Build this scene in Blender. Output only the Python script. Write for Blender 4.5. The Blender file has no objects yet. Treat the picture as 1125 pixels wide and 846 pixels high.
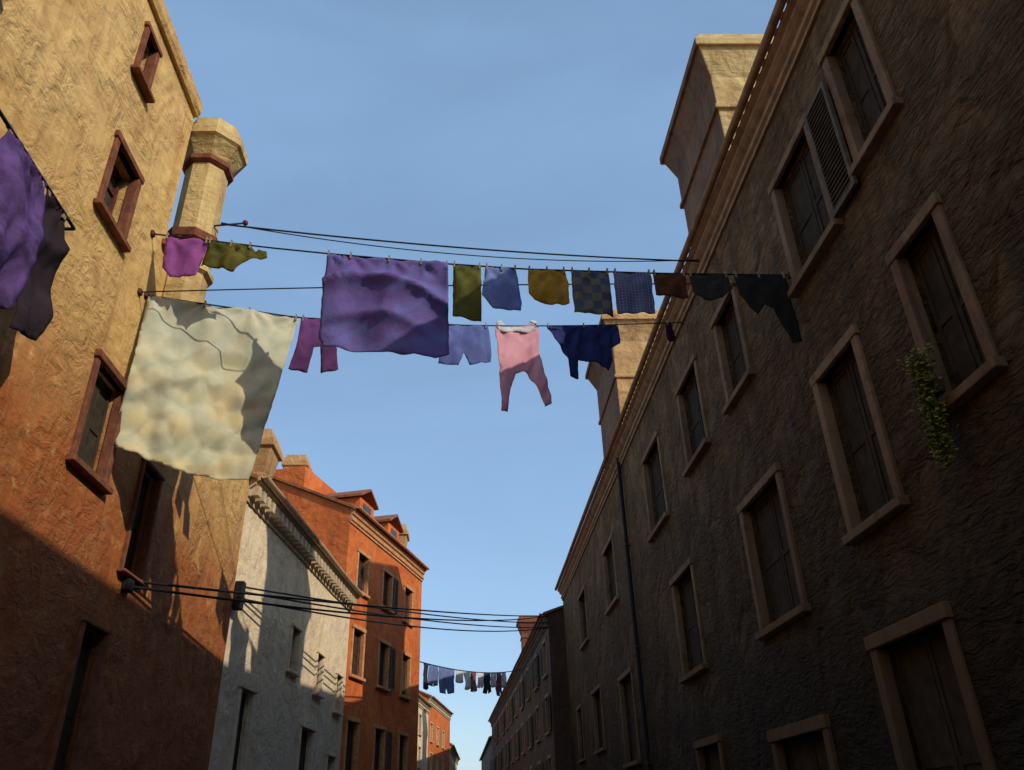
import bpy, bmesh, math, random
from mathutils import Vector, noise, geometry
random.seed(7)
sc=bpy.context.scene
COL=sc.collection
EYE=1.6

# ------------------------------------------------------------------ helpers
def link(o,parent=None):
    COL.objects.link(o)
    if parent: o.parent=parent
    return o
def empty(name):
    e=bpy.data.objects.new(name,None); return link(e)
def mesh_obj(name,verts,faces,mat=None,parent=None,smooth=False):
    me=bpy.data.meshes.new(name); me.from_pydata([tuple(v) for v in verts],[],faces); me.update()
    o=bpy.data.objects.new(name,me)
    if mat: me.materials.append(mat)
    if smooth:
        for p in me.polygons: p.use_smooth=True
    return link(o,parent)
class MB:
    """accumulates oriented boxes / quads into one mesh"""
    def __init__(s): s.v=[]; s.f=[]
    def quad(s,a,b,c,d):
        n=len(s.v); s.v+= [a,b,c,d]; s.f.append((n,n+1,n+2,n+3))
    def hexa(s,p):
        n=len(s.v); s.v+=p
        for f in ((0,3,2,1),(4,5,6,7),(0,1,5,4),(1,2,6,5),(2,3,7,6),(3,0,4,7)): s.f.append(tuple(n+i for i in f))
    def obj(s,name,mat,parent=None,bevel=0):
        o=mesh_obj(name,s.v,s.f,mat,parent)
        bm=bmesh.new(); bm.from_mesh(o.data); bmesh.ops.recalc_face_normals(bm,faces=bm.faces); bm.to_mesh(o.data); bm.free()
        if bevel:
            m=o.modifiers.new('b','BEVEL'); m.width=bevel; m.segments=2; m.limit_method='ANGLE'
        return o
class Frame:
    """facade frame: s along the wall, t out of the wall, z up"""
    def __init__(f,A,B,side):
        f.A=Vector((A[0],A[1],0)); f.B=Vector((B[0],B[1],0))
        f.d=(f.B-f.A).normalized(); f.L=(f.B-f.A).length
        n=Vector((f.d.y,-f.d.x,0)); f.n=n*side
    def p(f,s,t,z): 
        q=f.A+f.d*s+f.n*t; return Vector((q.x,q.y,z))
def fbox(mb,F,s0,s1,t0,t1,z0,z1):
    mb.hexa([F.p(s0,t0,z0),F.p(s1,t0,z0),F.p(s1,t1,z0),F.p(s0,t1,z0),F.p(s0,t0,z1),F.p(s1,t0,z1),F.p(s1,t1,z1),F.p(s0,t1,z1)])

# ------------------------------------------------------------------ materials
def new_mat(name):
    m=bpy.data.materials.new(name); m.use_nodes=True
    nt=m.node_tree; b=nt.nodes['Principled BSDF']; return m,nt,b
def N(nt,t,**k):
    n=nt.nodes.new(t)
    for a,b in k.items():
        if a in n.inputs.keys(): n.inputs[a].default_value=b
        else: setattr(n,a,b)
    return n
def ramp(nt,fac,stops):
    r=nt.nodes.new('ShaderNodeValToRGB'); e=r.color_ramp.elements
    while len(e)<len(stops): e.new(0.5)
    for i,(p,c) in enumerate(stops):
        e[i].position=p; e[i].color=(*c,1) if len(c)==3 else c
    nt.links.new(fac,r.inputs['Fac']); return r.outputs['Color']
def mix(nt,fac,a,b,bt='MIX'):
    m=nt.nodes.new('ShaderNodeMixRGB'); m.blend_type=bt
    for sock,v in ((m.inputs['Fac'],fac),(m.inputs['Color1'],a),(m.inputs['Color2'],b)):
        if hasattr(v,'is_linked'): nt.links.new(v,sock)
        elif isinstance(v,(int,float)): sock.default_value=v
        else: sock.default_value=(*v,1)
    return m.outputs['Color']
def coords(nt,scale=(1,1,1),rot=(0,0,0)):
    g=N(nt,'ShaderNodeNewGeometry'); m=N(nt,'ShaderNodeMapping')
    m.inputs['Scale'].default_value=scale; m.inputs['Rotation'].default_value=rot
    nt.links.new(g.outputs['Position'],m.inputs['Vector']); return m.outputs['Vector']
def nz(nt,vec,scale,detail=4,rough=.6,dist=0.0):
    n=N(nt,'ShaderNodeTexNoise'); n.inputs['Scale'].default_value=scale; n.inputs['Detail'].default_value=detail
    n.inputs['Roughness'].default_value=rough; n.inputs['Distortion'].default_value=dist
    nt.links.new(vec,n.inputs['Vector']); return n.outputs['Fac']
def plaster(name,ca,cb,stain,low=None,lowz=(3,7),bump=.6,damp=None,stroke=.3,lowdarkz=(4,8.5),dist=.13,spec=.2):
    m,nt,b=new_mat(name); v=coords(nt)
    big=nz(nt,v,.55,4,.6,.6); col=mix(nt,ramp(nt,big,[(.35,(0,0,0)),(.65,(1,1,1))]),ca,cb)
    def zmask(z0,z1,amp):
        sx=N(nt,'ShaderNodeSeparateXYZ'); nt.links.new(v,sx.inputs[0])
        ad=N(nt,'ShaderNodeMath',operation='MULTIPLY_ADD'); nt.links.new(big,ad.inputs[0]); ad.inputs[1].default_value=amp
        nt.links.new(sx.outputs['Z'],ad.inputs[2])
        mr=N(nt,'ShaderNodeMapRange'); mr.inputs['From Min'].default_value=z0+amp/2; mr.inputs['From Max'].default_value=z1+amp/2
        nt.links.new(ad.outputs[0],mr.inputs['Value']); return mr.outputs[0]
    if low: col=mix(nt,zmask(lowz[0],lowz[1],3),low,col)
    vs=coords(nt,(3.2,3.2,.32)); st=nz(nt,vs,1.2,4,.65,.3)
    col=mix(nt,ramp(nt,st,[(.48,(0,0,0)),(.75,(.7,.7,.7))]),col,stain)
    pt=nz(nt,v,2.3,6,.7,1.2)
    col=mix(nt,ramp(nt,pt,[(.53,(0,0,0)),(.63,(.5,.5,.5))]),col,stain,'MIX')
    col=mix(nt,ramp(nt,pt,[(.33,(.35,.35,.35)),(.43,(0,0,0))]),col,tuple(min(.8,x*1.35) for x in ca))
    if damp: col=mix(nt,zmask(lowdarkz[0],lowdarkz[1],3.5),damp,col)  # blends to a darker tone towards the bottom
    nt.links.new(col,b.inputs['Base Color']); b.inputs['Roughness'].default_value=.8
    b.inputs['Specular IOR Level'].default_value=spec
    v2=coords(nt,(1,2.2,7),(math.radians(38),0,0)); s2=nz(nt,v2,1.3,4,.6,1.2)
    lump=nz(nt,v,3.2,7,.62,.7)
    b1=N(nt,'ShaderNodeBump'); b1.inputs['Strength'].default_value=bump; b1.inputs['Distance'].default_value=dist
    a=N(nt,'ShaderNodeMath',operation='MULTIPLY_ADD'); nt.links.new(s2,a.inputs[0]); a.inputs[1].default_value=stroke; nt.links.new(lump,a.inputs[2])
    md=N(nt,'ShaderNodeMath',operation='MULTIPLY'); nt.links.new(a.outputs[0],md.inputs[0])
    nt.links.new(ramp(nt,nz(nt,v,.9,2,.6,.5),[(.35,(.25,.25,.25)),(.6,(1,1,1))]),md.inputs[1])
    nt.links.new(md.outputs[0],b1.inputs['Height']); nt.links.new(b1.outputs[0],b.inputs['Normal'])
    return m
def simple(name,c,c2=None,rough=.7,bump=.3,scale=8,metal=0):
    m,nt,b=new_mat(name); v=coords(nt); f=nz(nt,v,scale,5,.65,.3)
    c2=c2 or tuple(x*.6 for x in c)
    nt.links.new(ramp(nt,f,[(.35,c2),(.65,c)]),b.inputs['Base Color']); b.inputs['Roughness'].default_value=rough
    b.inputs['Metallic'].default_value=metal; b.inputs['Specular IOR Level'].default_value=.5 if rough<.5 else .12
    bb=N(nt,'ShaderNodeBump'); bb.inputs['Strength'].default_value=bump; bb.inputs['Distance'].default_value=.02
    nt.links.new(f,bb.inputs['Height']); nt.links.new(bb.outputs[0],b.inputs['Normal']); return m
def cloth(name,c,c2=None,kind='plain',trans=.3,c3=None):
    m,nt,b=new_mat(name); c2=c2 or tuple(x*.7 for x in c)
    tc=N(nt,'ShaderNodeTexCoord'); uv=tc.outputs['UV']; v=coords(nt)
    col=mix(nt,ramp(nt,nz(nt,v,2.6,4,.65,.8),[(.38,(0,0,0)),(.62,(1,1,1))]),c2,c)
    if kind=='check':
        ck=N(nt,'ShaderNodeTexChecker'); ck.inputs['Scale'].default_value=7
        nt.links.new(uv,ck.inputs['Vector']); ck.inputs['Color1'].default_value=(*c3,1)
        nt.links.new(col,ck.inputs['Color2']); 
        col=mix(nt,.75,col,ck.outputs['Color'])
    if kind=='grid':
        br=N(nt,'ShaderNodeTexBrick'); br.offset=0; br.inputs['Scale'].default_value=10; br.inputs['Mortar Size'].default_value=.05
        br.inputs['Brick Width'].default_value=.5; br.inputs['Row Height'].default_value=.5
        nt.links.new(uv,br.inputs['Vector']); nt.links.new(col,br.inputs['Color1']); nt.links.new(col,br.inputs['Color2']); br.inputs['Mortar'].default_value=(*c3,1)
        col=br.outputs['Color']
    if kind=='quilt':
        vo=N(nt,'ShaderNodeTexVoronoi'); vo.inputs['Scale'].default_value=3.1; vo.feature='F1'
        mp=N(nt,'ShaderNodeMapping'); mp.inputs['Scale'].default_value=(1,2.7,1)
        nt.links.new(uv,mp.inputs['Vector']); nt.links.new(mp.outputs[0],vo.inputs['Vector'])
        sx=N(nt,'ShaderNodeSeparateXYZ'); nt.links.new(uv,sx.inputs[0])
        mr=N(nt,'ShaderNodeMapRange'); mr.inputs['From Min'].default_value=.55; mr.inputs['From Max'].default_value=.9
        ad=N(nt,'ShaderNodeMath',operation='MULTIPLY_ADD'); nt.links.new(nz(nt,uv,2.0,4),ad.inputs[0]); ad.inputs[1].default_value=.6; nt.links.new(sx.outputs['Y'],ad.inputs[2])
        nt.links.new(ad.outputs[0],mr.inputs['Value'])
        f=mix(nt,1.0,ramp(nt,vo.outputs['Distance'],[(.25,(.85,.85,.85)),(.7,(.15,.15,.15))]),mr.outputs[0],'MULTIPLY')
        col=mix(nt,f,col,c3)
    nt.links.new(col,b.inputs['Base Color']); b.inputs['Roughness'].default_value=.9; b.inputs['Specular IOR Level'].default_value=.1
    bb=N(nt,'ShaderNodeBump'); bb.inputs['Strength'].default_value=.35; bb.inputs['Distance'].default_value=.02
    nt.links.new(nz(nt,v,22,3,.7,.5),bb.inputs['Height']); nt.links.new(bb.outputs[0],b.inputs['Normal'])
    tr=N(nt,'ShaderNodeBsdfTranslucent'); nt.links.new(col,tr.inputs['Color'])
    ms=N(nt,'ShaderNodeMixShader'); ms.inputs[0].default_value=trans
    nt.links.new(b.outputs[0],ms.inputs[1]); nt.links.new(tr.outputs[0],ms.inputs[2])
    nt.links.new(ms.outputs[0],nt.nodes['Material Output'].inputs['Surface']); return m

M_tan=plaster('ochre_plaster',(.66,.44,.17),(.56,.34,.115),(.42,.21,.07),low=(.34,.10,.024),lowz=(5.4,8.0),bump=.9,damp=(.18,.05,.015),lowdarkz=(1,6))  # rust-orange lower coat; its tone also paints part of the cast shadow
M_cream=plaster('cream_plaster',(.80,.66,.44),(.72,.56,.36),(.56,.39,.22),low=(.56,.46,.34),lowz=(4,6),bump=.6)
M_orange=plaster('terracotta_plaster',(.66,.19,.045),(.52,.12,.03),(.40,.085,.025),bump=.6)
M_brown=plaster('brown_stucco',(.31,.18,.08),(.20,.115,.052),(.10,.057,.028),bump=1.0,damp=(.038,.026,.013),stroke=1.6,lowdarkz=(2.5,10.5),dist=.28,spec=.08)
M_dark=plaster('dark_brick_stucco',(.11,.06,.036),(.07,.04,.025),(.05,.03,.02),bump=.8)
M_stone=plaster('weathered_stone',(.29,.185,.105),(.17,.105,.06),(.10,.06,.035),bump=.4,damp=(.07,.046,.026),lowdarkz=(1,7),dist=.05,spec=.08)
M_redstone=simple('red_stone_trim',(.24,.09,.045),(.12,.045,.03),.85,.6,6)
M_creamtrim=simple('pale_stone',(.62,.50,.34),(.42,.31,.19),.85,.5,6)
M_ortrim=simple('orange_stone_trim',(.60,.33,.16),(.42,.17,.07),.85,.5,6)
M_corn=simple('cornice_stone',(.36,.22,.12),(.21,.125,.068),.85,.6,4)
M_tile=simple('terracotta_tiles',(.32,.13,.06),(.18,.07,.04),.85,.8,5)
M_glass=simple('dark_window_glass',(.05,.045,.038),(.03,.027,.024),.25,.15,3)
M_board=simple('dark_closed_shutter',(.062,.047,.032),(.032,.026,.019),.9,.6,5)
M_shut=simple('grey_shutter_paint',(.15,.12,.08),(.08,.06,.042),.7,.5,7)
M_redwood=simple('red_brown_wood',(.14,.045,.03),(.07,.024,.02),.7,.4,9)
M_iron=simple('rusty_iron',(.16,.05,.03),(.06,.025,.02),.7,.4,20,.3)
M_wire=simple('black_cable',(.02,.02,.02),(.012,.012,.012),.6,.1,20)
M_ochrech=plaster('chimney_plaster',(.62,.48,.21),(.48,.33,.13),(.30,.14,.06),bump=.6)
M_ochrech2=plaster('chimney_plaster_rust',(.56,.37,.17),(.44,.25,.10),(.28,.10,.05),bump=.6)
M_shadeside=plaster('shaded_side_plaster',(.22,.11,.05),(.14,.07,.035),(.07,.04,.025),bump=.7)  # chimney plaster darkened in colour to paint shade on sides away from sun
M_peg=simple('wood_peg',(.35,.27,.17),None,.7,.1,20)
def paving():
    m,nt,b=new_mat('stone_paving'); v=coords(nt)
    br=N(nt,'ShaderNodeTexBrick'); br.inputs['Scale'].default_value=1.2; br.inputs['Mortar Size'].default_value=.015
    br.inputs['Color1'].default_value=(.3,.26,.21,1); br.inputs['Color2'].default_value=(.22,.19,.16,1); br.inputs['Mortar'].default_value=(.06,.05,.04,1)
    nt.links.new(v,br.inputs['Vector'])
    nt.links.new(mix(nt,.5,br.outputs['Color'],ramp(nt,nz(nt,v,3,4),[(.3,(.5,.5,.5)),(.7,(1,1,1))]),'MULTIPLY'),b.inputs['Base Color'])
    b.inputs['Roughness'].default_value=.8; return m

# ------------------------------------------------------------------ building kit
def facade(parent,F,z0,z1,ops,mat,trim,s0=0,s1=None,tag='walls',dep=.28,tw=.13):
    """wall sheet with true openings; ops: dict(s0,s1,z0,z1,kind)"""
    s1=F.L if s1 is None else s1
    ss=sorted(set([s0,s1]+[o['s'][0] for o in ops]+[o['s'][1] for o in ops]))
    zs=sorted(set([z0,z1]+[o['z'][0] for o in ops]+[o['z'][1] for o in ops]))
    w=MB()
    for i in range(len(ss)-1):
        for j in range(len(zs)-1):
            a,b=ss[i],ss[i+1]; c,d=zs[j],zs[j+1]; ms=(a+b)/2; mz=(c+d)/2
            if any(o['s'][0]<ms<o['s'][1] and o['z'][0]<mz<o['z'][1] for o in ops): continue
            w.quad(F.p(a,0,c),F.p(b,0,c),F.p(b,0,d),F.p(a,0,d))
    for o in ops:
        a,b=o['s']; c,d=o['z']
        for (p,q) in (((a,c),(b,c)),((b,c),(b,d)),((b,d),(a,d)),((a,d),(a,c))):
            w.quad(F.p(p[0],0,p[1]),F.p(q[0],0,q[1]),F.p(q[0],-dep-.05,q[1]),F.p(p[0],-dep-.05,p[1]))
    w.obj(tag,mat,parent)
    tr=MB(); gl=MB(); bd=MB(); fr=MB(); sh=MB()
    for k,o in enumerate(ops):
        a,b=o['s']; c,d=o['z']; kind=o.get('k','glass'); t=o.get('tw',tw)
        j=lambda:random.uniform(-.012,.012)
        if t>0:
            pr=.05
            fbox(tr,F,a-t,a+.015,-.1,pr+j(),c,d)
            fbox(tr,F,b-.015,b+t,-.1,pr+j(),c,d)
            fbox(tr,F,a-t-.03,b+t+.03,-.1,pr+.025+j(),d,d+t*1.1)
            fbox(tr,F,a-t-.06,b+t+.06,-.1,.13+j(),c-t*.85,c)
        if kind=='board':
            fbox(bd,F,a+.015,b-.015,-.22,-.17,c,d)
            m=(a+b)/2
            for (p0,p1) in ((a+.015,m-.012),(m+.012,b-.015)):
                fbox(bd,F,p0,p0+.07,-.171,-.15,c,d); fbox(bd,F,p1-.07,p1,-.171,-.15,c,d)
                for zc in (c+.04,(c+d)/2,d-.04): fbox(bd,F,p0+.07,p1-.07,-.171,-.153,zc-.04,zc+.04)
        else:
            fbox(gl,F,a,b,-dep,-dep+.02,c,d)
            m=(a+b)/2
            for (x0,x1,y0,y1) in ((a+.015,a+.07,c,d),(b-.07,b-.015,c,d),(m-.03,m+.03,c,d),(a+.07,b-.07,d-.06,d),(a+.07,b-.07,c,c+.07)):
                fbox(fr,F,x0,x1,-dep+.021,-dep+.07,y0,y1)
            nb=3
            for i in range(1,nb):
                zc=c+(d-c)*i/nb
                fbox(fr,F,a+.07,m-.03,-dep+.021,-dep+.055,zc-.015,zc+.015); fbox(fr,F,m+.03,b-.07,-dep+.021,-dep+.055,zc-.015,zc+.015)
        for side in o.get('sh',()):
            ww=(b-a)/2
            if side=='near': x0,x1=a-t-.04-ww,a-t-.04
            else: x0,x1=b+t+.04,b+t+.04+ww
            tt=.06
            fbox(sh,F,x0,x0+.06,tt,tt+.05,c,d); fbox(sh,F,x1-.06,x1,tt,tt+.05,c,d)
            fbox(sh,F,x0+.06,x1-.06,tt,tt+.05,c,c+.08); fbox(sh,F,x0+.06,x1-.06,tt,tt+.05,d-.08,d)
            fbox(sh,F,x0+.06,x1-.06,tt+.005,tt+.015,c+.08,d-.08)
            n=int((d-c-.16)/.075)
            for i in range(n):
                zc=c+.1+i*.075
                sh.hexa([F.p(x0+.06,tt+.016,zc+.03),F.p(x1-.06,tt+.016,zc+.03),F.p(x1-.06,tt+.045,zc),F.p(x0+.06,tt+.045,zc),
                         F.p(x0+.06,tt+.016,zc+.04),F.p(x1-.06,tt+.016,zc+.04),F.p(x1-.06,tt+.045,zc+.01),F.p(x0+.06,tt+.045,zc+.01)])
    if tr.v: tr.obj('window_surrounds',trim,parent,.012)
    if gl.v: gl.obj('window_glass',M_glass,parent)
    if fr.v: fr.obj('window_frames',M_redwood if trim==M_redstone else M_board,parent)
    if bd.v: bd.obj('closed_shutters',M_board,parent)
    if sh.v: sh.obj('open_shutters',M_shut,parent)
def body(parent,F,depth,z1,mat,roofmat,s0=0,s1=None,ov=.3,rise=1.6,tag='shell',tiles=.03):
    s1=F.L if s1 is None else s1
    b=MB()
    b.quad(F.p(s0,-depth,0),F.p(s1,-depth,0),F.p(s1,-depth,z1),F.p(s0,-depth,z1))
    h=depth/2
    for s in (s0,s1):
        b.quad(F.p(s,0,0),F.p(s,-depth,0),F.p(s,-depth,z1),F.p(s,0,z1))
        n=len(b.v); b.v+=[F.p(s,0,z1),F.p(s,-depth,z1),F.p(s,-h,z1+rise)]; b.f.append((n,n+1,n+2))
    b.obj(tag,mat,parent)
    r=MB(); sl=rise/h
    for (ta,tb) in ((ov,-h),(-depth-ov,-h)):
        za=z1-sl*ov+.03; zb=z1+rise+.03
        r.hexa([F.p(s0-.12,ta,za),F.p(s1+.12,ta,za),F.p(s1+.12,tb,zb),F.p(s0-.12,tb,zb),
                F.p(s0-.12,ta,za+.1),F.p(s1+.12,ta,za+.1),F.p(s1+.12,tb,zb+.1),F.p(s0-.12,tb,zb+.1)])
    r.obj('tiled_roof',roofmat,parent)
    c=MB(); n=int((s1-s0)/.28)
    for i in range(n):
        s=s0+(i+.5)*(s1-s0)/n
        pts=[]
        za=z1-sl*ov+.13; zb=z1+rise+.13
        for (t,z) in ((ov+tiles,za),(-h,zb)):
            for a in range(5):
                an=math.pi*a/4; pts.append(F.p(s+math.cos(an)*.075,t,z+math.sin(an)*.06))
        k=len(c.v); c.v+=pts
        for a in range(4): c.f.append((k+a,k+a+1,k+6+a,k+5+a))
        c.f.append((k,k+1,k+2,k+3,k+4))
    c.obj('cover_tiles',roofmat,parent)
def extrude_profile(parent,F,prof,mat,name,s0,s1,seg=2.5):
    """profile list of (t,z) swept along the facade, slightly wavy with age"""
    n=max(2,int((s1-s0)/seg)); v=[];f=[]; m=len(prof)
    for i in range(n+1):
        s=s0+(s1-s0)*i/n; dz=.015*math.sin(s*1.3)+.012*math.sin(s*.47+1)
        for (t,z) in prof: v.append(F.p(s,t,z+dz))
    for i in range(n):
        for j in range(m): f.append((i*m+j,i*m+(j+1)%m,(i+1)*m+(j+1)%m,(i+1)*m+j))
    f.append(tuple(range(m))); f.append(tuple(n*m+i for i in range(m)))
    o=mesh_obj(name,v,f,mat,parent)
    bm=bmesh.new(); bm.from_mesh(o.data); bmesh.ops.recalc_face_normals(bm,faces=bm.faces); bm.to_mesh(o.data); bm.free()
    return o
def cornice(parent,F,z,mat,s0=0,s1=None,p=.25,dentils=0,dm=None):
    s1=F.L if s1 is None else s1
    extrude_profile(parent,F,[(-.02,z-.55),(.05,z-.55),(.05,z-.47),(.1,z-.44),(.1,z-.36),(.06,z-.34),(.06,z-.26),(.12,z-.22),(p*.7,z-.16),(p*.7,z-.10),(p,z-.06),(p,z+.02),(-.02,z+.02)],mat,'cornice',s0,s1)
    pr=[]
    for i in range(7):
        a=math.pi+math.pi*i/6; pr.append((p+.085+math.cos(a)*.075,z+.05+math.sin(a)*.075))
    for i in range(7):
        a=2*math.pi-math.pi*i/6; pr.append((p+.085+math.cos(a)*.06,z+.05+math.sin(a)*.06))
    extrude_profile(parent,F,pr,mat,'gutter',s0,s1)
    if dentils:
        d=MB(); n=int((s1-s0)/dentils)
        for i in range(n):
            s=s0+(i+.5)*dentils; fbox(d,F,s-dentils*.28,s+dentils*.28,.061,p*.9,z-.40,z-.165)
        d.obj('dentils',dm or mat,parent)
def chimney(parent,x0,x1,y0,y1,zb,zc,zt,flare,mat,name='chimney'):
    """venetian style: shaft, collar, short flared pot with a lip and opening"""
    rings=[(0,zb),(0,zc-.12),(.07,zc-.12),(.07,zc),(0.02,zc+.02),(0.02,max(zc+.03,zt-1.25)),(flare,zt-.55),(flare+.07,zt-.55),(flare+.07,zt-.36),(flare*.5,zt)]
    v=[];f=[]
    for (g,z) in rings: v+=[(x0-g,y0-g,z),(x1+g,y0-g,z),(x1+g,y1+g,z),(x0-g,y1+g,z)]
    v+=[(x0+.12,y0+.12,zt),(x1-.12,y0+.12,zt),(x1-.12,y1-.12,zt),(x0+.12,y1-.12,zt)]
    v+=[(x0+.12,y0+.12,zt-.6),(x1-.12,y0+.12,zt-.6),(x1-.12,y1-.12,zt-.6),(x0+.12,y1-.12,zt-.6)]
    m=len(v)//4
    for i in range(m-1):
        for j in range(4): f.append((i*4+j,i*4+(j+1)%4,(i+1)*4+(j+1)%4,(i+1)*4+j))
    n=(m-1)*4; f.append((n,n+1,n+2,n+3))
    o=mesh_obj(name,v,f,mat,parent); o.data.materials.append(M_shadeside)
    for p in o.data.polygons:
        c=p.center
        if c.x<x0+.02 and c.z<zt+.01 and y0+.1<c.y<y1-.1: p.material_index=1  # sides away from the sun take the painted-shade plaster
    md=o.modifiers.new('b','BEVEL'); md.width=.03; md.segments=2; md.limit_method='ANGLE'
    return o

# ------------------------------------------------------------------ ground
mesh_obj('pavement',[(-600,-600,0),(600,-600,0),(600,600,0),(-600,600,0)],[(0,1,2,3)],paving())

# ------------------------------------------------------------------ RIGHT: brown house (A at near end)
rb=empty('brown_stucco_house')
F=Frame((5,-25),(5,41),-1); o0=25
def op(y0,y1,z0,z1,k='board',sh=(),tw=.13): return dict(s=(y0+o0,y1+o0),z=(z0,z1),k=k,sh=sh,tw=tw)
ops=[op(6.5,7.32,8.9,10.85),op(8.28,9.6,8.65,10.55,sh=('near',)),op(6.46,7.26,5.4,7.3),op(8.6,9.75,4.85,7.05),
     op(11.75,13.5,4.4,6.5),op(12.0,13.2,8.5,10.3),op(14.8,16.3,8.5,10.4),op(18.6,20.4,8.3,10.4),
     op(26,28,8.1,10.1),op(33,35,8.2,10.2),op(17.2,18.9,4.5,6.6),op(25,27,3.2,5.6),op(31,33,4,6),op(36.5,38,4,6),
     op(8.4,9.9,.9,3.45,tw=.15),op(11.9,13.9,.02,2.75,tw=.16),op(17,18.6,.9,3),
     op(3,4,8.8,10.8),op(3.2,4.1,5.4,7.3),op(-1,0,8.8,10.8),op(-1,0,5.4,7.3),op(-6,-5,8.8,10.8),op(-6,-5,5.4,7.3)]
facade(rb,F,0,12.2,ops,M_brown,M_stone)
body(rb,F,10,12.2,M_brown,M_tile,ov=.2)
cornice(rb,F,12.2,M_corn)
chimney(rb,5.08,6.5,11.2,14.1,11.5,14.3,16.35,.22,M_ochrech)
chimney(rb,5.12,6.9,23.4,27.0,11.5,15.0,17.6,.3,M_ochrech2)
db=empty('dark_brick_house')
F2=Frame((4.2,41.05),(2.7,90),-1)
ops=[]
for i in range(11):
    s=1.2+i*4.3
    for (z0,z1) in ((8.3,9.9),(5.6,7.2),(2.8,4.4)):
        ops.append(dict(s=(s,s+1.2),z=(z0,z1),k='board',sh=('near','far') if (i+int(z0))%2 else ('far',),tw=.15))
facade(db,F2,0,11.0,ops,M_dark,M_corn)
body(db,F2,9,11.0,M_dark,M_tile,ov=.2); cornice(db,F2,11.0,M_dark)
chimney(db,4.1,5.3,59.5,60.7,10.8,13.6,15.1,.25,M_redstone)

# ------------------------------------------------------------------ LEFT: ochre house
lh=empty('ochre_plaster_house')
FL=Frame((-5,-25),(-5,17),1)
def op(y0,y1,z0,z1,k='board',sh=(),tw=.12): return dict(s=(y0+25,y1+25),z=(z0,z1),k=k,sh=sh,tw=tw)
ops=[op(8.2,8.95,8.95,10.15,'glass',tw=.1),op(8.1,8.5,11.5,12.45,'glass',tw=.08),op(9.2,10.1,5.65,7.1,tw=.1),
     op(5.4,6.6,5.9,7.7,'glass'),op(4.4,5.2,9.4,10.8,'glass'),op(1,2,8.8,10.6,'glass'),op(-4,-3,8.8,10.6,'glass'),op(1,2,5.4,7.3),op(4,5,.02,2.7)]
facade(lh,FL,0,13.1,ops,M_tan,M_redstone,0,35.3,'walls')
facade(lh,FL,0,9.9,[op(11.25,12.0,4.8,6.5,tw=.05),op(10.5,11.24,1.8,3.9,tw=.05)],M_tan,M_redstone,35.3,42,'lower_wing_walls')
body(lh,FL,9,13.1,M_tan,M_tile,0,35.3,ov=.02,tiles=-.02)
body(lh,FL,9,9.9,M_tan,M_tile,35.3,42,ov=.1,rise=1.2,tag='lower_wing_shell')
extrude_profile(lh,FL,[(-.02,12.95),(.07,12.95),(.11,13.05),(.11,13.26),(-.02,13.26)],M_tan,'eaves_band',0,35.3)
def octa(name,cx,cy,rings,mat,parent):
    v=[];f=[];n=8
    for (r,z) in rings:
        for k in range(n):
            a=math.pi/8+k*math.pi/4; v.append((cx+r*math.cos(a),cy+r*math.sin(a),z))
    for i in range(len(rings)-1):
        for k in range(n): f.append((i*n+k,i*n+(k+1)%n,(i+1)*n+(k+1)%n,(i+1)*n+k))
    f.append(tuple(range(n))[::-1]); f.append(tuple((len(rings)-1)*n+k for k in range(n)))
    return mesh_obj(name,v,f,mat,parent)
octa('chimney_shaft',-4.82,10.95,[(.2,8.0),(.38,8.5),(.38,9.75),(.46,9.8),(.46,9.9),(.38,9.95),(.38,12.3)],M_ochrech,lh)
octa('chimney_pot',-4.82,10.95,[(.40,12.32),(.60,12.62),(.66,12.66),(.66,12.84),(.56,12.88),(.50,13.17),(.28,13.37),(.26,13.02)],M_ochrech,lh)
octa('chimney_collar',-4.82,10.95,[(.41,12.14),(.47,12.18),(.47,12.28),(.42,12.32)],M_redstone,lh)
octa('chimney_band',-4.82,10.95,[(.40,10.35),(.48,10.38),(.52,10.52),(.40,10.58)],M_redstone,lh)
tb=MB()
for (a,b) in (((-4.9,10.35,9.9),(-4.9,10.75,11.0)),((-4.9,10.35,9.9),(-4.9,11.0,9.85))):
    a=Vector(a);b=Vector(b)
    u=Vector((0.05,0,0)); w=Vector((0,0,.06)) if abs((b-a).z)<.3 else Vector((0,.06,0))
    tb.hexa([a,a+u,a+u+w,a+w,b,b+u,b+u+w,b+w])
tb.obj('stay_bracket',M_redwood,lh)

# ------------------------------------------------------------------ LEFT: cream house
ch=empty('cream_plaster_house')
FC=Frame((-5.05,17.02),(-4.05,28),1)
ops=[dict(s=(1.3,2.1),z=(2.4,4.2)),dict(s=(4.5,5.2),z=(5.1,6.2),tw=.08),dict(s=(7.2,7.9),z=(4.9,6.0),tw=.08),dict(s=(9.7,10.4),z=(4.7,5.8),tw=.08),
     dict(s=(6.2,7.5),z=(1.9,3.9),tw=.1),dict(s=(9.3,10.2),z=(2.2,3.4),tw=.08)]
for o in ops: o.setdefault('k','board')
facade(ch,FC,0,8.6,ops,M_cream,M_cream)
body(ch,FC,8,8.6,M_cream,M_tile,ov=.25,rise=1.5); cornice(ch,FC,8.6,M_creamtrim,p=.3,dentils=.36,dm=M_creamtrim)
chimney(ch,-6.0,-5.3,19.2,19.9,8.6,9.6,10.9,.16,M_ochrech2)

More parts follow.
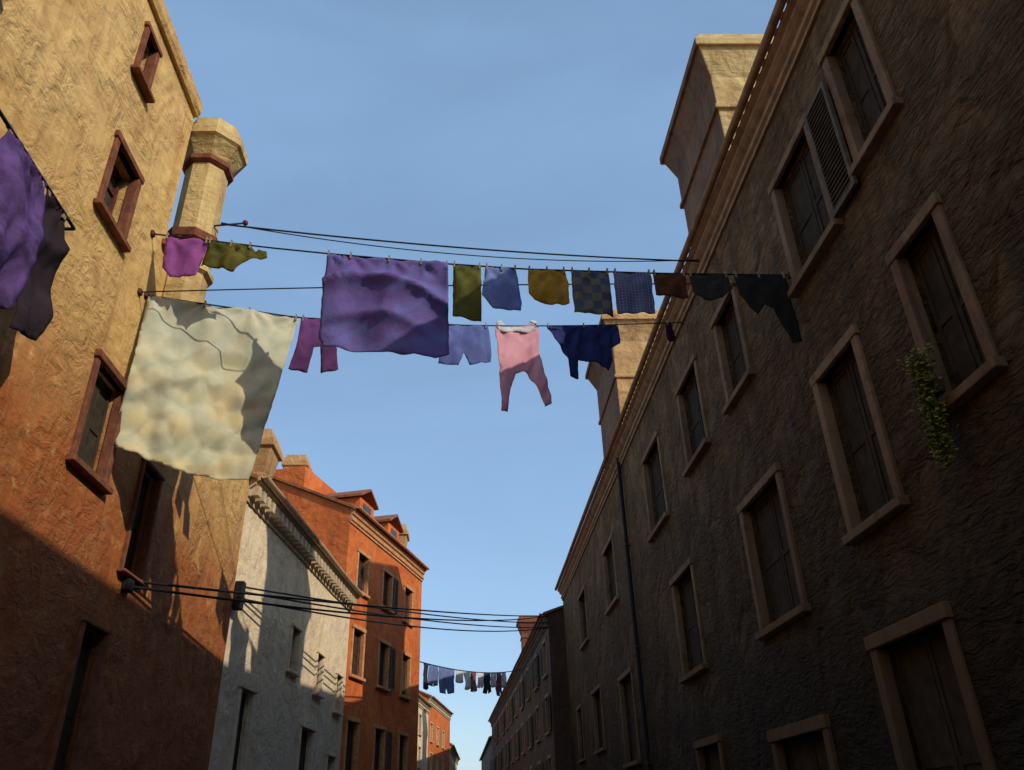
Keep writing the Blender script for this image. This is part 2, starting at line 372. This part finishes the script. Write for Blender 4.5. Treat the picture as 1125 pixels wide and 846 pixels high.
# ------------------------------------------------------------------ LEFT: terracotta house
oh=empty('terracotta_house')
FO=Frame((-4.35,28.3),(-2.05,36.5),1)
ops=[]
for i,s in enumerate((1.0,3.6,6.2)):
    for (z0,z1) in ((9.2,10.6),(6.2,7.8),(3.1,4.7)):
        ops.append(dict(s=(s,s+.95),z=(z0,z1),k='board',tw=.12,sh=('far',) if i==1 else ()))
facade(oh,FO,0,12.0,ops,M_orange,M_ortrim)
body(oh,FO,8,12.0,M_orange,M_tile,ov=.2,rise=1.8); cornice(oh,FO,12.0,M_ortrim,p=.2)
for (s,w) in ((1.6,1.5),(4.8,1.4)):
    d=MB(); fbox(d,FO,s,s+w,-1.9,-.35,12.0,13.1); d.obj('dormer',M_orange,oh)
    n=MB(); 
    n.hexa([FO.p(s-.15,-.2,13.1),FO.p(s+w/2,-.2,13.6),FO.p(s+w/2,-2.6,13.6),FO.p(s-.15,-2.6,13.1),FO.p(s-.15,-.2,13.2),FO.p(s+w/2,-.2,13.7),FO.p(s+w/2,-2.6,13.7),FO.p(s-.15,-2.6,13.2)])
    n.hexa([FO.p(s+w/2,-.2,13.6),FO.p(s+w+.15,-.2,13.1),FO.p(s+w+.15,-2.6,13.1),FO.p(s+w/2,-2.6,13.6),FO.p(s+w/2,-.2,13.7),FO.p(s+w+.15,-.2,13.2),FO.p(s+w+.15,-2.6,13.2),FO.p(s+w/2,-2.6,13.7)])
    n.obj('dormer_roof',M_tile,oh)
    g=MB(); fbox(g,FO,s+.35,s+w-.35,-.36,-.33,12.3,12.95); g.obj('dormer_window',M_glass,oh)
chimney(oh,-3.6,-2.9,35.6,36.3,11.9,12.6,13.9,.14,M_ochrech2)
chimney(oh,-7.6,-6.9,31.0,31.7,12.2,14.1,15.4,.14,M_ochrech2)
rbk=MB(); fbox(rbk,FO,.05,4,-5,-2.1,11.9,14.0); rbk.obj('rear_storey',M_orange,oh)

for (nm,A,B,z,mat) in (('distant_house',(-4.3,56),(-3.0,68),9.8,M_cream),('distant_house',(-3.0,68.1),(-1.5,80),10.6,M_orange),('distant_house',(-6,37.5),(-4.6,55.8),9,M_tan),('distant_house',(-1.5,80.2),(-1.0,100),8,M_cream)):
    h=empty(nm); Fd=Frame(A,B,1); ops=[]
    n=int(Fd.L/3.2)
    for i in range(n):
        for z0 in (2.5,5.2,7.4):
            if z0+1.3<z-.7: ops.append(dict(s=(1+i*3.2,1.9+i*3.2),z=(z0,z0+1.3),k='board',tw=.1))
    facade(h,Fd,0,z,ops,mat,M_creamtrim); body(h,Fd,8,z,mat,M_tile,ov=.2); cornice(h,Fd,z,M_creamtrim,p=.22)
h=empty('distant_house'); Fd=Frame((2.7,90.1),(2.2,125),-1); facade(h,Fd,0,9.5,[dict(s=(3,4),z=(6,7.5),k='board')],M_dark,M_corn); body(h,Fd,8,9.5,M_dark,M_tile)

# ------------------------------------------------------------------ wires
def wire(name,pts,r=.013,parent=None,sub=10):
    cu=bpy.data.curves.new(name,'CURVE'); cu.dimensions='3D'; cu.bevel_depth=r; cu.bevel_resolution=2
    sp=cu.splines.new('POLY'); sp.points.add(len(pts)-1)
    for i,p in enumerate(pts): sp.points[i].co=(*p,1)
    cu.materials.append(M_wire)
    return link(bpy.data.objects.new(name,cu),parent)
def sagline(A,B,sag,n=30):
    A=Vector(A);B=Vector(B); return [A.lerp(B,i/n)-Vector((0,0,4*sag*(i/n)*(1-i/n))) for i in range(n+1)]
def interp(tab,x):
    if x<=tab[0][0]: return tab[0][1]
    for i in range(len(tab)-1):
        if x<=tab[i+1][0]:
            x0,y0=tab[i];x1,y1=tab[i+1];t=(x-x0)/(x1-x0); return y0+(y1-y0)*t
    return tab[-1][1]
T2=[(-5,9.8),(-3.1,9.52),(-2.15,9.4),(-.28,9.2),(.9,9.1),(2.9,9.02),(5,8.98)]
def L2(u): return Vector((-5+u,9.8,interp(T2,-5+u)))
T4=[(0,8.8),(.215,9.12),(.5,9.93),(.6,10.25),(.75,10.77),(1,11.7)]
L4len=math.hypot(10,5.13)
def L4(u):
    t=u/L4len; return Vector((-5+10*t,10.07+5.13*t,interp(T4,t)))
def knob(P,parent):
    b=MB(); x,y,z=P; r=.05
    b.hexa([Vector(q) for q in ((x-r,y-r,z-r),(x+r,y-r,z-r),(x+r,y+r,z-r),(x-r,y+r,z-r),(x-r,y-r,z+r),(x+r,y-r,z+r),(x+r,y+r,z+r),(x-r,y+r,z+r))]); b.obj('pulley',M_iron,parent,.02)
cl=empty('clothesline'); wire('line',[L2(i*.25) for i in range(41)],parent=cl); knob(L2(0),cl); knob(L2(10),cl)
cl4=empty('clothesline'); wire('line',[L4(L4len*i/40) for i in range(41)],parent=cl4); knob(L4(0),cl4); knob(L4(L4len),cl4)
c3=empty('clothesline'); wire('line',sagline((-5,9.85,8.7),(5,9.98,8.95),-.05),.010,c3); knob((-5,9.85,8.7),c3)
c1=empty('clothesline'); wire('line',sagline((-4.35,10.85,10.9),(4.78,12.9,11.67),.12),.016,c1); wire('line_return',sagline((-4.35,10.85,10.93),(4.78,12.95,11.75),.32),.010,c1)
wire('bracket_arm',[(-4.45,10.85,10.86),(-4.1,11.35,11.35)],.018,c1); octa('pulley',-4.1,11.35,[(.02,11.3),(.05,11.33),(.05,11.38),(.02,11.41)],M_iron,c1)
ec=empty('overhead_cables')
for k,(a,b,sg) in enumerate((((-5,11.5,4.72),(4.2,41.1,10.9),.15),((-5,11.5,4.64),(4.2,41.1,10.9),.35),((-5.0,17.02,6.1),(4.2,41.3,10.6),.2),((-5.0,17.03,6.0),(4.2,41.4,10.4),.25),((-5.0,17.03,5.85),(4.2,41.5,10.4),.4))):
    wire('cable_%d'%(k+1),sagline(a,b,sg),.022,ec)
bx=MB(); bx.hexa([Vector(q) for q in ((-5,17.0,5.6),(-4.8,17.0,5.6),(-4.8,17.2,5.6),(-5,17.2,5.6),(-5,17.0,6.2),(-4.8,17.0,6.2),(-4.8,17.2,6.2),(-5,17.2,6.2))]); bx.obj('junction_box',M_wire,ec,.02)
bx=MB(); bx.hexa([Vector(q) for q in ((-5,11.4,4.55),(-4.88,11.4,4.55),(-4.88,11.6,4.55),(-5,11.6,4.55),(-5,11.4,4.73),(-4.88,11.4,4.73),(-4.88,11.6,4.73),(-5,11.6,4.73))]); bx.obj('junction_box',M_wire,ec,.02)

# ------------------------------------------------------------------ laundry
def laundry(name,line,outline,mat,pegs=(),amp=.05,freq=5,seed=0,res=.05,drape=.03,swing=0.0,puff=None,thick=.008):
    """outline: (u,v) with v measured down from the line"""
    P=[]; n=len(outline)
    for i in range(n):
        a=Vector(outline[i]);b=Vector(outline[(i+1)%n]); k=max(1,int((b-a).length/res))
        for j in range(k): P.append(a.lerp(b,j/k))
    nb=len(P)
    us=[p.x for p in P]; vs=[p.y for p in P]; u0,u1,v0,v1=min(us),max(us),min(vs),max(vs)
    for i,p in enumerate(P):
        if p.y>.06: 
            p.x+= .012*noise.noise(Vector((p.x*9,p.y*9,seed))); p.y+=.02*noise.noise(Vector((p.x*6,p.y*6,seed+9)))
    pts=list(P)
    nu=int((u1-u0)/res); nv=int((v1-v0)/res)
    for i in range(1,nu):
        for j in range(1,nv):
            q=Vector((u0+(u1-u0)*i/nu+random.uniform(-.1,.1)*res,v0+(v1-v0)*j/nv))
            if min((q-p).length for p in P)>res*.5: pts.append(q)
    edges=[(i,(i+1)%nb) for i in range(nb)]
    V,E,Fc,_,_,_=geometry.delaunay_2d_cdt(pts,edges,[],1,1e-5)
    verts=[]
    ux=(line(u1)-line(u0)); ux.z=0; ux.normalize(); nrm=Vector((ux.y,-ux.x,0))
    pg=sorted(pegs) or [u0,u1]
    for q in V:
        u,v=q.x,q.y; k=min(1,v/(.35))
        dmin=min(abs(u-p) for p in pg); sag=min(dmin,.5)**2*.35*drape/.03*.25
        gx=noise.noise(Vector((u*freq+seed*3.1,v*.7+seed,seed)))
        g2=noise.noise(Vector((u*freq*2.3+v*2.0,v*2.3-u,seed+4)))
        g3=noise.noise(Vector((u*1.1,v*1.1,seed+7)))
        off=amp*(.25+.75*k)*(gx*1.2+.45*g2)+.12*k*g3*min(1,(v1-v0))
        g4=1-2*abs(noise.noise(Vector((u*freq*.9+v*1.1+seed,v*1.5-u*.6,seed+2.5))))
        off+=amp*.8*k*g4
        for p in pg:
            r=math.hypot(u-p,v+.02); 
            if r<.9: off+=amp*.55*math.sin(math.atan2(u-p,v+.05)*9)*math.exp(-r*2.4)*min(1,r*5)
        if puff: off+=puff(u,v,u0,u1,v0,v1)
        off+=swing*v
        w=line(u); verts.append((w.x+nrm.x*off,w.y+nrm.y*off,w.z-v-sag*math.exp(-v*1.0)))
    o=mesh_obj(name,verts,[tuple(f) for f in Fc],mat,smooth=True)
    uvl=o.data.uv_layers.new(name='UVMap')
    for lp in o.data.loops:
        q=V[lp.vertex_index]; uvl.data[lp.index].uv=((q.x-u0),(q.y-v0)/(v1-v0) if puff else (q.y-v0))
    bm=bmesh.new(); bm.from_mesh(o.data); bmesh.ops.recalc_face_normals(bm,faces=bm.faces); bm.to_mesh(o.data); bm.free()
    sd=o.modifiers.new('s','SOLIDIFY'); sd.thickness=thick; sd.offset=0
    pb=MB()
    for p in pegs:
        w=line(p); a=.011
        pb.hexa([Vector((w.x+dx,w.y+dy,w.z+dz)) for dz in (-.07,.05) for dx,dy in ((-a,-.03),(a,-.03),(a,.03),(-a,.03))])
    if pegs: pb.obj('clothes_pegs',M_peg,o)
    return o
C=cloth
def rect(a,b,dl,dr=None,k=0): 
    dr=dl if dr is None else dr
    return [(a,0),(a+k,dl),(b-k*.5,dr),(b,0)]
laundry('magenta_towel',L2,[(.24,0),(.28,.6),(.42,.76),(.84,.72),(.93,.05),(.9,0)],C('magenta_cloth',(.42,.12,.38),(.30,.09,.32)),(.26,.9),seed=1)
laundry('olive_rag',L2,[(.93,0),(.9,.52),(1.45,.62),(1.55,.42),(1.7,.3),(1.9,.2),(1.86,.05),(1.7,.1),(1.6,0)],C('olive_cloth_a',(.16,.14,.03),(.08,.08,.02)),(.96,1.3,1.6),seed=2,amp=.07)
laundry('lilac_bed_sheet',L2,[(2.83,0),(2.82,1.55),(2.9,1.68),(3.6,1.74),(4.55,1.75),(4.75,1.62),(4.72,0)],C('lilac_cotton',(.19,.19,.48),(.19,.12,.36),trans=.35),(2.85,3.2,3.8,4.3,4.7),amp=.06,freq=2.2,seed=11,
    puff=lambda u,v,a,b,c,d:.14*(1-abs(math.sin((v+.30*math.sin((u-a)*1.7+.3))*4.6)))**1.8*math.exp(-((v-.6)**2)/.4))
laundry('olive_towel',L2,rect(4.8,5.23,1.0,1.03),C('olive_cloth_b',(.17,.16,.035),(.10,.11,.03)),(4.82,5.21),seed=3)
laundry('blue_skirt',L2,[(5.3,0),(5.24,.6),(5.4,.78),(5.82,.8),(5.84,.6),(5.78,.1),(5.76,0)],C('pale_blue_cloth',(.25,.32,.62),(.17,.23,.50)),(5.32,5.55,5.76),seed=4)
laundry('mustard_towel',L2,[(5.96,0),(5.95,.45),(6.02,.6),(6.3,.68),(6.55,.64),(6.56,.3),(6.53,0)],C('mustard_cloth',(.58,.34,.05),(.42,.23,.04)),(5.98,6.25,6.51),seed=5)
laundry('checked_towel',L2,rect(6.62,7.2,.78,.84),C('patchwork_cloth',(.14,.16,.24),(.09,.09,.14),'check',c3=(.24,.22,.12)),(6.64,6.9,7.18),seed=6)
laundry('plaid_towel',L2,rect(7.27,7.84,.76,.72),C('plaid_cloth',(.18,.20,.36),(.12,.13,.28),'grid',c3=(.30,.31,.42)),(7.3,7.82),seed=7)
laundry('brown_cloth',L2,rect(7.88,8.37,.42,.44),C('brown_cloth',(.18,.07,.035),(.11,.045,.02)),(7.9,8.35),seed=8)
laundry('charcoal_cloth',L2,[(8.43,0),(8.45,.35),(8.6,.5),(8.85,.48),(9.04,.3),(9.02,0)],C('charcoal_cloth',(.06,.055,.05)),(8.45,9.0),seed=9)
laundry('torn_black_shirt',L2,[(9.12,0),(9.15,.4),(9.25,.62),(9.36,.74),(9.48,.58),(9.6,.66),(9.70,.92),(9.78,1.24),(9.93,1.2),(9.94,.8),(9.90,.5),(9.92,0)],C('black_cloth',(.04,.038,.035)),(9.15,9.5,9.88),seed=10,amp=.03)
def quiltpuff(u,v,a,b,c,d):
    h=(v-c)/(d-c); k=max(0,min(1,(h-.2)*3))
    n=noise.voronoi(Vector(((u-a)*3.1,h*2.7*3.1,0)),distance_metric='DISTANCE')[0][0]
    return k*.15*(.5-n)+.03*math.sin(u*5+v*2)
laundry('cream_quilt',L4,[(.05,0),(.04,1.3),(.02,2.4),(.1,2.62),(.9,2.86),(1.55,3.0),(1.98,2.98),(2.2,1.5),(2.42,0)],C('cream_cotton',(.74,.70,.50),(.60,.62,.48),'quilt',.35,(.80,.67,.36)),(.1,.9,1.6,2.38),amp=.08,freq=2.4,seed=12,puff=quiltpuff,res=.04)
laundry('purple_shorts',L4,[(2.46,0),(2.44,.5),(2.36,1.0),(2.68,1.06),(2.72,.62),(2.82,.62),(2.9,1.08),(3.2,1.0),(3.12,.6),(3.0,.45),(2.94,0)],C('purple_cloth',(.20,.07,.22),(.13,.05,.16)),(2.5,2.9),seed=13)
laundry('blue_shorts',L4,[(5.1,0),(5.08,.5),(5.05,.85),(5.45,.9),(5.56,.62),(5.68,.9),(6.1,.86),(6.12,.5),(6.1,0)],C('denim_cloth',(.16,.21,.48),(.12,.15,.38)),(5.15,6.05),seed=14)
laundry('pink_leggings',L4,[(6.25,.0),(6.24,.35),(6.32,.75),(6.34,1.2),(6.33,1.88),(6.48,1.9),(6.58,1.4),(6.7,1.08),(6.86,1.05),(6.98,1.1),(7.14,1.45),(7.3,1.86),(7.46,1.80),(7.36,1.3),(7.25,.75),(7.24,.3),(7.27,0)],C('pink_cotton',(.82,.46,.52),(.76,.36,.44)),(6.3,7.2),seed=15,amp=.06)
laundry('white_underwear',L4,[(6.3,-.12),(6.32,.1),(6.5,.16),(6.75,.1),(7.0,.17),(7.2,.1),(7.24,-.12),(7.1,-.16),(7.0,0.0),(6.5,0.0),(6.4,-.16)],C('white_cotton',(.75,.75,.76),(.6,.62,.68)),(),seed=25,amp=.03,swing=.1)
laundry('navy_shirt',L4,[(7.46,0),(7.6,.35),(7.78,.62),(7.9,.8),(7.93,1.22),(8.12,1.3),(8.16,.85),(8.5,.9),(8.75,1.0),(8.95,1.12),(9.05,.9),(9.05,.6),(9.3,.5),(9.32,0)],C('navy_cloth',(.045,.06,.20),(.03,.04,.13)),(7.5,8.4,9.28),seed=16,amp=.06)
laundry('maroon_sock',L4,[(10.7,0),(10.7,.35),(10.75,.5),(10.9,.5),(10.92,.3),(10.86,0)],C('maroon_cloth',(.06,.02,.05)),(10.75,),seed=17,amp=.02)
def LW(u): return Vector((-4.5,5.55+u,7.6-.02*u))
laundry('violet_blanket',LW,[(0,0),(0,1.8),(.4,1.85),(.82,1.6),(.80,0)],C('violet_cloth',(.18,.10,.32),(.07,.04,.12)),(.05,.4,.75),amp=.1,freq=3,seed=18)
laundry('black_coat',LW,[(.84,0),(.82,1.0),(.9,1.75),(1.3,1.65),(1.5,1.2),(1.45,.4),(1.3,0)],C('dark_violet_cloth',(.05,.035,.045)),(.88,1.25),amp=.09,freq=3,seed=19)
wl=empty('wall_clothes_rail'); wire('rail',[LW(-.6),LW(.5),LW(1.5)],.02,wl); wire('arm_1',[(-5,7.05,7.57),(-4.5,7.05,7.57)],.02,wl); wire('arm_2',[(-5,5.05,7.6),(-4.5,5.05,7.6)],.02,wl)
P0=Vector((-2.05,36.5,7.87)); P1=Vector((4.0,57.5,11.0)); LF=math.hypot(6.05,21)
def L5(u): 
    t=u/LF; return P0.lerp(P1,t)-Vector((0,0,4*.35*t*(1-t)))
c5=empty('clothesline'); wire('line',[L5(LF*i/30) for i in range(31)],.025,c5)
wcl=C('far_white',(.78,.76,.74),(.6,.6,.62)); bcl=C('far_blue',(.22,.27,.50),(.17,.21,.42)); dcl=C('far_dark',(.06,.06,.08)); rcl=C('far_maroon',(.35,.13,.13))
u=.5
for k,(w,hh,m,nm) in enumerate(((.7,1.1,dcl,'dark_trousers'),(1.4,.9,bcl,'blue_towel'),(2.6,1.15,bcl,'blue_sheet'),(1.3,.6,wcl,'white_towel'),(1.3,.9,wcl,'white_shirt'),(1.2,1.0,rcl,'maroon_towel'),(1.4,.8,wcl,'white_sheet'),(1.5,1.1,dcl,'dark_towel'),(1.3,.8,wcl,'white_cloth'),(1.2,1.3,rcl,'red_shirt'),(1.2,.9,wcl,'white_cloth'))):
    laundry(nm,L5,[(u,0),(u-.04,hh),(u+w*.45,hh*1.04),(u+w*.5,hh*.8),(u+w*.56,hh*1.03),(u+w*.98,hh*.96),(u+w,0)],m,(),res=.12,seed=30+k,amp=.05); u+=w*1.06

# ------------------------------------------------------------------ hanging plant
hp=empty('hanging_ivy')
lv=MB()
for i in range(2800):
    t=random.random()**.8; z=5.95-1.2*t; cy=7.12+.14*t; w=.17*(1-.5*t)+.05*noise.noise(Vector((z*6,1,2)))
    p=Vector((4.84-random.random()*.16*(1-.4*t),cy+random.gauss(0,.6)*w,z+random.uniform(-.04,.05)))
    a=Vector((random.uniform(-1,1),random.uniform(-1,1),random.uniform(-1,1))).normalized()*.027; b=a.orthogonal().normalized()*.018
    lv.quad(p-a,p+b,p+a,p-b)
lv.obj('leaves',simple('ivy_leaves',(.30,.31,.06),(.11,.13,.03),.6,.1,40),hp)
pl=MB()
pl.hexa([Vector(q) for q in ((4.78,7.0,5.42),(4.86,7.0,5.42),(4.86,7.3,5.42),(4.78,7.3,5.42),(4.76,6.98,5.56),(4.86,6.98,5.56),(4.86,7.32,5.56),(4.76,7.32,5.56))])
pl.obj('planter',M_board,hp,.01)
dp=empty('drainpipe'); wire('pipe',[(4.9,23.4,11.9),(4.9,23.4,.1)],.06,dp)
for z in (3,6,9): 
    b=MB(); b.hexa([Vector((x,y,zz)) for zz in (z,z+.05) for x,y in ((4.83,23.32),(5.01,23.32),(5.01,23.48),(4.83,23.48))]); b.obj('clamp',M_iron,dp)

# ------------------------------------------------------------------ light, sky, camera
S=Vector((.66,-.52,.53)).normalized()
el=math.asin(S.z); az=math.atan2(S.x,S.y)
w=bpy.data.worlds.new("World"); sc.world=w; w.use_nodes=True; nt=w.node_tree; bg=nt.nodes['Background']
sky=N(nt,'ShaderNodeTexSky'); sky.sky_type='NISHITA'; sky.sun_disc=False; sky.sun_elevation=el; sky.sun_rotation=az
sky.air_density=1.0; sky.dust_density=1.0; sky.ozone_density=1.0
tc=N(nt,'ShaderNodeTexCoord'); mp=N(nt,'ShaderNodeMapping'); mp.inputs['Scale'].default_value=(1,1.2,3.5); mp.inputs['Rotation'].default_value=(0,.12,0)
nt.links.new(tc.outputs['Generated'],mp.inputs['Vector'])
# thin high veil of cirrus haze
cf=ramp(nt,nz(nt,mp.outputs['Vector'],2.0,6,.5,.4),[(.3,(.30,.30,.30)),(.75,(.52,.52,.52))])
nt.links.new(mix(nt,cf,sky.outputs[0],(2.6,4.4,6.9)),bg.inputs['Color']); bg.inputs['Strength'].default_value=.15
sl=bpy.data.lights.new('sun','SUN'); sl.energy=3.2; sl.angle=math.radians(.5); sl.color=(1,.90,.74)
so=bpy.data.objects.new('sun',sl); link(so); so.rotation_euler=S.to_track_quat('Z','Y').to_euler(); so.location=(30,-20,30)
cam=bpy.data.cameras.new('camera'); co=bpy.data.objects.new('camera',cam); link(co)
co.location=(0,0,EYE); co.rotation_euler=(math.radians(90+29.07),0,0)
cam.sensor_width=36; cam.lens=36*867/1125; cam.shift_x=50.5/1125; cam.clip_end=2000
sc.camera=co
sc.view_settings.view_transform='Standard'; sc.view_settings.look='None'; sc.view_settings.exposure=0
